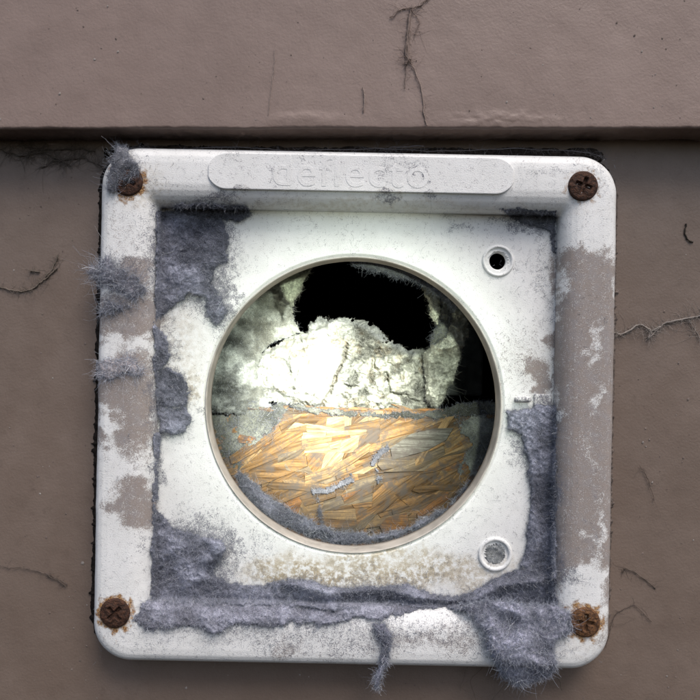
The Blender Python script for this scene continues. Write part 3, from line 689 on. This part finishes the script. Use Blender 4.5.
# grey dusty coat on the left side of the opening
d = drape([[(206, 412), (206, 372), (216, 338), (234, 304), (258, 280), (276, 276), (290, 296), (292, 318), (300, 332), (282, 340), (262, 352), (256, 378), (268, 400), (284, 412), (240, 416)]], lambda x, y: .050 + .024 * sst(212, 290, x), .0034, 12, 5, 16, seed=17, rough=.0004, col=(.17, .175, .165), colvar=1.0, extra=lambda x, y: .006 * (fbm(x / 30, y / 22, 301, 4) - .5), colfn=lambda x, y, c: c * (.35 + 1.5 * sst(.3, .75, fbm(x / 17 + .5 * fbm(x / 8, y / 8, 303), y / 17, 302, 5, .62)))[:, None] + np.array([.22, .22, .18]) * sst(236, 292, x + 14 * fbm(x / 8, y / 8, 305))[:, None])
clump('lint_sheet', 'smooth grey lint-coated sheet on the left inside the duct opening', 'lint', d, 5000, .0013, scale=1.0, lift=.2, pal=LINTC * np.array([1, 1.02, .92]))
d = drape([[(208, 402), (250, 404), (286, 408), (282, 424), (266, 440), (246, 452), (236, 474), (216, 456)]], lambda x, y: osb_y(y) - .0014, .0006, 8, 14, 14, seed=18, col=(.105, .105, .09), colvar=1.3)
clump('lint_film', 'grey cobwebby dust film over the upper left of the flake board', 'lint', d, 2200, .0036, scale=.7, lift=.2, curl=.5)
d = drape([[(452, 422), (478, 418), (500, 414), (497, 440), (486, 466), (470, 482), (462, 470), (470, 446)]], lambda x, y: osb_y(y) - .0013, .0005, 8, 10, 12, seed=19, col=(.12, .12, .105), colvar=1.2)
clump('lint_film', 'thin grey dust film over the upper right of the flake board', 'lint', d, 1300, .0020, scale=.7, lift=.2, curl=.6)
# dust in crevices of the board face of the flake board
for i, pl in enumerate([[(388, 446), (374, 458), (372, 468), (380, 474), (376, 482)], [(346, 470), (352, 478), (340, 484), (330, 490), (312, 492)], [(318, 500), (320, 520), (324, 532)]]):
    pts = np.array(pl, float); nn = np.array([2.2 + (k_ % 2) for k_ in range(len(pl))])
    poly = [(p_[0], p_[1] - w_) for p_, w_ in zip(pts, nn)] + [(p_[0] + 2, p_[1] + w_) for p_, w_ in zip(pts[::-1], nn[::-1])]
    d = drape([poly], lambda x, y: osb_y(y) - .0030, .0006, 3, 2.5, 6, seed=20 + i, col=(.10, .098, .11))
    clump('lint_wisp', ('grey lint wisp stuck beside the pale grey flake of the board', 'grey lint wisp lying across the middle of the pale yellow flake', 'grey lint wisp above the dark crescent of lint')[i], 'lint', d, 420, .0016, scale=.6)

# insulation: one torn wad with a rolled strip and a flap
INSC = np.array([[.46, .46, .40], [.52, .52, .48], [.36, .35, .29], [.62, .62, .60], [.24, .23, .19]]); INSP = [.3, .3, .2, .12, .08]
def wad_y(x, y):
    b = .078 - .014 * np.exp(-(((x - 345) / 70) ** 2 + ((y - 385) / 40) ** 2)) - .006 * np.exp(-(((x - 285) / 35) ** 2 + ((y - 365) / 35) ** 2))
    return b + .006 * sst(345, 316, y)
def wad_ex(x, y):
    x0, y0 = x, y; x = x + (fbm(x0 / 9, y0 / 9, 171) - .5) * 14; y = y + (fbm(x0 / 9, y0 / 9, 172) - .5) * 14
    g = -.0045 * np.exp(-((line_d(x0, y0, [(347, 344), (344, 360), (336, 376), (331, 390), (322, 406)]) + (fbm(x / 5, y / 5, 77) - .5) * 4) / 1.6) ** 2)
    g = g - .0020 * np.exp(-(line_d(x, y, [(352, 348), (366, 352), (378, 350), (390, 356), (398, 366)]) / 2.2) ** 2)
    g = g - .0030 * np.exp(-(line_d(x, y, [(386, 376), (392, 392), (404, 400), (424, 400), (438, 392)]) / 1.6) ** 2) + .0035 * np.exp(-((line_d(x, y, [(388, 368), (402, 386), (424, 390), (440, 376)]) / 8) ** 2))
    g = g - .0016 * np.exp(-(line_d(x, y, [(340, 382), (350, 372), (356, 378), (346, 394)]) / 1.4) ** 2) + .003 * (fbm(x / 7, y / 7, 88, 4) - .5) + .012 * (fbm(x / 24, y / 20, 87, 3) - .5) + .005 * (abs(2 * fbm(x / 12, y / 10, 86, 3) - 1) - .3)
    tuft = sst(352, 322, y) * sst(300, 315, x)
    return g + tuft * .004 * (fbm(x / 6, y / 6, 89, 3) - .35)
def wad_col(x, y, c):
    cr = np.exp(-(line_d(x, y, [(347, 344), (344, 360), (336, 376), (331, 390), (322, 406)]) / 2.5) ** 2)[:, None] * .7
    br = (sst(.56, .72, fbm(x / 9, y / 9, 95, 4, .6)) * .6)[:, None]
    c = c * (1 - cr) + cr * np.array([.12, .10, .07]); c = c * (1 - br) + br * np.array([.36, .31, .22])
    right_half = sst(338, 360, x + (fbm(x / 10, y / 10, 97) - .5) * 16)[:, None]           # the right half is darker and greyer
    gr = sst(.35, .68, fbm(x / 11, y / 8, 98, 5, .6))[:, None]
    c = c * (1 - right_half) + right_half * c * (.26 + .55 * gr) * np.array([1.0, .99, .93])
    rim_ = sst(9, 3, line_d(x, y, [(306, 326), (318, 320), (340, 316), (366, 322), (384, 336), (414, 350)]))[:, None] * .45
    return c * (1 - rim_) + rim_ * np.array([.34, .36, .37])
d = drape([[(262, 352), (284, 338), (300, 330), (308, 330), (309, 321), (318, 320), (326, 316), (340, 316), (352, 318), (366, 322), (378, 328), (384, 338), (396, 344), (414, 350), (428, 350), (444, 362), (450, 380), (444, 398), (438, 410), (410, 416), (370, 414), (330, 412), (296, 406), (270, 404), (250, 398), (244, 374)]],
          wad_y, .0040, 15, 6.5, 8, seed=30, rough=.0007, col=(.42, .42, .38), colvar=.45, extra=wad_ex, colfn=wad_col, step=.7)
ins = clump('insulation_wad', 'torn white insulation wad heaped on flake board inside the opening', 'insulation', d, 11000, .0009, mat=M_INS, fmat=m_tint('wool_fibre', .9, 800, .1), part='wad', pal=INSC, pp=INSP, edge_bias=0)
M_WF = bpy.data.materials['wool_fibre']
d = drape([[(432, 344), (442, 332), (446, 310), (450, 296), (462, 300), (470, 312), (468, 336), (461, 362), (452, 384), (442, 402), (436, 410), (426, 398), (424, 374), (422, 356)]], lambda x, y: .062 + .00012 * (470 - x), .0090, 16, 3, 10, seed=31, rough=.0012, col=(.66, .64, .54), colvar=.9, step=.7,
          extra=lambda x, y: -.004 * np.exp(-((np.hypot(x - 428, (y - 380) / 1.3)) / 5) ** 2))
clump('insulation_roll', 'grey-cream rolled edge of torn insulation curling up on the right of the dark gap', 'insulation', d, 4000, .0018, mat=M_INS, fmat=M_WF, part='roll', pal=INSC * .6, pp=INSP)
d = drape([[(421, 284), (428, 279), (436, 284), (440, 298), (441, 312), (437, 324), (431, 318), (427, 302)]], lambda x, y: .048 + 0 * x, .0022, 5, 2, 6, seed=32, col=(.62, .60, .48), step=.7)
clump('insulation_scrap', 'small cream scrap hanging at the upper right of the dark gap', 'insulation', d, 900, .0014, mat=M_INS, fmat=M_WF, part='scrap', pal=INSC * .8, pp=INSP)
d = drape([[(436, 282), (450, 290), (460, 302), (452, 318), (446, 336), (436, 346), (430, 344), (434, 328), (442, 318), (442, 298)]], lambda x, y: .056 + 0 * x, .0030, 6, 3, 8, seed=33, col=(.20, .20, .17), step=.7)
clump('lint_sheet', 'dark grey torn sheet between the cream scrap and rolled insulation', 'lint', d, 1500, .0018, scale=1.2)
d = drape([[(276, 276), (288, 266), (304, 260), (314, 260), (312, 270), (306, 278), (302, 292), (295, 300), (292, 312), (284, 300)]], lambda x, y: .050 + 0 * x, .0035, 7, 2.5, 8, seed=34, col=(.42, .43, .33), step=.7)
clump('insulation_flap', 'pale greenish torn insulation flap at the upper left of the dark gap', 'insulation', d, 1500, .0016, mat=M_INS, fmat=M_WF, part='flap', pal=INSC * .7, pp=INSP)
# dusty ledge between the board and the insulation
d = drape([[(280, 403), (300, 405), (340, 410), (380, 413), (420, 411), (460, 404), (500, 399), (500, 413), (470, 418), (420, 419), (380, 418), (340, 416), (300, 412)]], lambda x, y: osb_y(y) - .0006, .0016, 4, 4.0, 9, seed=35, rough=.001, col=(.085, .083, .07), colvar=1.3)
clump('lint_ridge', 'dark dusty ridge of lint along the top edge of the flake board', 'lint', d, 2600, .0014, scale=.7)

# ------------------------------------------------------------------ cobwebs, hairs and grit on the siding
def web(name, label, lines, y0, rad=.00015, col=(.12, .10, .09), hairs=60, hl=.004, jit=.7, group=None, cat='cobweb'):
    vs_, fs_, cs_ = [], [], []; off = 0; allp = []
    for ln, rr in lines:
        p = np.array(ln, float); m = max(10, int(np.hypot(*np.diff(p, axis=0).T).sum() / 1.6))
        s = np.linspace(0, len(p) - 1, m); X = np.interp(s, np.arange(len(p)), p[:, 0]); Y = np.interp(s, np.arange(len(p)), p[:, 1])
        X = X + (fbm(s * 3 + rr, s * 0 + 2, 7) - .5) * 2 * jit * 2; Y = Y + (fbm(s * 3, s * 0 + 5 + rr, 8) - .5) * 2 * jit * 2
        z = y0 - .0003 - rng.random(m) * .0003
        P = px3(X, Y, z)[None]; r_ = (rad * rr * (.5 + 1.3 * fbm(s * 5, s * 0 + rr, 9)))[None]
        v, f = tubes(P, r_, 5); vs_.append(v); fs_.append(f + off); off += len(v); cs_.append(np.tile(np.array(col) * rng.uniform(.8, 1.2), (len(v), 1))); allp.append(P[0])
    pts = np.concatenate(allp)
    if hairs:
        i = rng.choice(len(pts), hairs); d0 = rng.normal(size=(hairs, 3)) * [1, .2, 1]
        pa = walk(pts[i], d0, hl * np.exp(rng.normal(size=hairs) * .5), 6, .4); pa[..., 1] = np.minimum(pa[..., 1], y0 - .0001)
        v, f = tubes(pa, np.full(hairs, rad * .3)); vs_.append(v); fs_.append(f + off); off += len(v); cs_.append(np.tile(np.array(col) * 1.3, (len(v), 1)))
    V = np.concatenate(vs_); q = [f for f in fs_]
    me = mesh(name, V, np.concatenate(q), cols=np.concatenate(cs_))
    return obj(name, me, M_WEB, label=label, cat=cat, group=group)
web('cobweb', 'dust-crusted cobweb strand hanging on the upper siding board above the nameplate', [([(411, 8), (409, 25), (407, 40), (406, 56), (411, 60)], 2.6), ([(410, 12), (408, 60), (406, 66)], 2.0), ([(408, 58), (416, 72), (422, 90), (424, 112), (427, 126)], 1.0), ([(406, 58), (405, 88)], .6), ([(390, 18), (402, 9), (414, 8), (422, 4), (431, -3)], .9), ([(412, 10), (420, 22), (415, 34)], .7)], YL, col=(.24, .185, .16), hairs=220, hl=.003)
web('cobweb', 'short crusty thread on the upper siding board left of the hanging cobweb strand', [([(363, 88), (365, 98), (364, 112)], 1.2)], YL, col=(.30, .235, .205), hairs=10, hl=.0015)
web('cobweb', 'faint straight thread on the upper siding board above left screw', [([(275, 48), (274, 70), (271, 92), (268, 114)], .5)], YL, col=(.32, .26, .23), hairs=0)
web('cobweb', 'dusty cobweb line on the siding running from the right rail', [([(700, 316), (680, 320), (664, 324), (652, 331), (640, 324), (622, 334), (614, 333)], 1.8), ([(652, 331), (648, 339), (660, 328)], 1.2), ([(690, 322), (700, 338)], 1.0), ([(725, 310), (700, 316)], 1.6)], Y_WALL, col=(.25, .22, .20), hairs=420, hl=.0035)
web('cobweb', 'wispy dirty cobweb under the board lip beside the lint-buried screw', [([(0, 150), (20, 156), (44, 153), (62, 160), (84, 158), (104, 168)], 1.0), ([(26, 158), (34, 150), (56, 150), (78, 148), (95, 152)], .9), ([(40, 168), (58, 160), (70, 166)], .8), ([(10, 135), (28, 146), (48, 152)], .7)], Y_WALL, col=(.12, .10, .085), hairs=650, hl=.005)
web('cobweb', 'dried cobweb scrap on the lower siding board left of the shaggy lint tuft', [([(-4, 286), (10, 290), (22, 292), (36, 287), (44, 280), (56, 262), (58, 256)], 1.3), ([(44, 280), (58, 268)], 1.6), ([(30, 271), (40, 272)], 2.0)], Y_WALL, col=(.145, .12, .10), hairs=220, hl=.0025)
web('cobweb', 'fine dark threads on the lower siding board beside the bottom left screw', [([(0, 566), (36, 570), (56, 578), (68, 584)], .7), ([(46, 574), (66, 586)], .8)], Y_WALL, col=(.10, .08, .07), hairs=30, hl=.002)
web('cobweb', 'scratchy dark thread on the siding above and right of orange-brown screw', [([(622, 572), (626, 568), (638, 574), (656, 588)], .8)], Y_WALL, col=(.11, .088, .075), hairs=24, hl=.003)
web('cobweb', 'thin dark thread on the siding below the dusty cobweb line', [([(640, 466), (646, 474), (650, 484), (654, 500)], .55)], Y_WALL, col=(.115, .092, .08), hairs=12, hl=.003)
web('cobweb', 'bent dark thread on the siding right beside orange-brown screw', [([(606, 648), (612, 622), (618, 612), (634, 604), (652, 622)], .5)], Y_WALL, col=(.115, .092, .08), hairs=20, hl=.003)
web('dried_curl', 'small dark curled fibre on the siding above the dusty cobweb line', [([(686, 224), (685, 234), (688, 240), (694, 242)], 1.6)], Y_WALL, col=(.07, .06, .05), hairs=4, hl=.001, cat='debris')
web('hair_tangle', 'loose fine hairs hanging below the fluffy lint clump', [([(490, 660), (470, 680), (476, 700)], .35), ([(505, 684), (492, 700), (486, 712)], .35), ([(556, 672), (562, 690)], .4), ([(468, 664), (460, 690)], .35)], Y_WALL - .002, col=(.11, .09, .07), hairs=30, hl=.006, cat='hair')
web('cobweb', 'fuzzy threads along the dark gap above the nameplate', [([(110, 146), (160, 150), (240, 147), (300, 151), (380, 149), (430, 151), (520, 149), (590, 152), (606, 160)], .8), ([(380, 149), (400, 147), (424, 146)], .9)], .004, col=(.10, .095, .10), hairs=420, hl=.0028)
# grit and paint specks
def specks(name, n, ybase, xr, yr, label_, col, rmin, rmax, avoid=True):
    X = rng.uniform(*xr, n * 2); Y = rng.uniform(*yr, n * 2)
    if avoid:
        t = frame_t(X, Y); kp = t < -.04; X, Y = X[kp][:n], Y[kp][:n]
    n = len(X); R = rmin + (rmax - rmin) * rng.random(n) ** 4
    base = np.array([[1, 0, 0], [.3, 0, .95], [-.8, 0, .6], [-.8, 0, -.6], [.3, 0, -.95], [0, -.25, 0]])
    fc_ = np.array([[i, (i + 1) % 5, 5] for i in range(5)])
    V = px3(X, Y, np.full(n, ybase))[:, None] + base[None] * R[:, None, None] * rng.uniform(.6, 1.3, (n, 6, 1))
    F_ = fc_[None] + np.arange(n)[:, None, None] * 6
    C_ = np.array(col)[rng.choice(len(col), n)]
    o = obj(name, mesh(name, V.reshape(-1, 3), F_.reshape(-1, 3), False, cols=np.repeat(C_, 6, 0)), M_WEB, kind='stuff'); o['label'] = label_; o['category'] = 'grit'
PC = [(.16, .125, .11), (.18, .14, .12), (.21, .17, .15), (.28, .25, .23), (.15, .12, .105)]
specks('paint_grit', 120, YL - .0001, (-40, 740), (-30, 122), 'paint lumps and grit specks on the upper siding board', PC, .00010, .00050, False)
specks('paint_grit', 700, Y_WALL - .0001, (-40, 740), (150, 730), 'grit specks on the lower siding board around the vent', PC, .00009, .00055)

# loose dust fibres scattered over the white plastic, thicker round the lint
n = 260000; X = rng.uniform(92, 618, n); Y = rng.uniform(148, 664, n); t = frame_t(X, Y); rr = np.hypot(X - HX, Y - HY)
dn = fields(X, Y)['dust'] * .9 + .10 * fbm(X / 22, Y / 22, 201) + .05
kp = (t > .02) & (rr > HR + 2) & (rng.random(n) < np.clip(dn - .10, 0, 1) ** 1.5 * .42); X, Y = X[kp], Y[kp]; n = len(X)
P0 = px3(X, Y, frame_y(X, Y) - .0001)
d0 = rng.normal(size=(n, 3)) * [1, .12, 1]
pa = walk(P0, d0, .0012 * np.exp(rng.normal(size=n) * .5), 5, .55); base_y = P0[:, 1][:, None]
pa[..., 1] = np.clip(pa[..., 1], base_y - .0005, base_y + .00002)
v, f = tubes(pa, .00003 * np.exp(rng.normal(size=n) * .3))
c = LINTC[rng.choice(6, n, p=LINTP)] * rng.uniform(.5, 1.0, (n, 1))
obj('loose_dust', mesh('loose_dust', v, f, cols=np.repeat(c, 15, 0)), M_FIB, kind='stuff', label='loose grey dust fibres scattered over the white vent frame', cat='dust')
# dark strip standing in for the shade in the gap between board lip and frame
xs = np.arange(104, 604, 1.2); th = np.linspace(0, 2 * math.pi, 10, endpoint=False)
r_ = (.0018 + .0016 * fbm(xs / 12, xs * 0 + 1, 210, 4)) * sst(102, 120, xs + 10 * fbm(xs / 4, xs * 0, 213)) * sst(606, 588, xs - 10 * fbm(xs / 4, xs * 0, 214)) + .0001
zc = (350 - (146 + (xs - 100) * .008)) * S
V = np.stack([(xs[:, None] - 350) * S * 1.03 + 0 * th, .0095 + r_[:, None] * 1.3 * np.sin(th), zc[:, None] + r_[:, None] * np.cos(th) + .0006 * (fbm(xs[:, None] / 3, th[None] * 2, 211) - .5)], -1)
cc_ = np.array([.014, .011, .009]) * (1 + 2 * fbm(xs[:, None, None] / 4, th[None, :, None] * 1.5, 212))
child_world(obj('gap_shade_seam', mesh('gap_shade_seam', V.reshape(-1, 3), grid_faces(len(xs), 10, True), cols=cc_.reshape(-1, 3)), bpy.data.materials['sealant_and_shade'], vent))
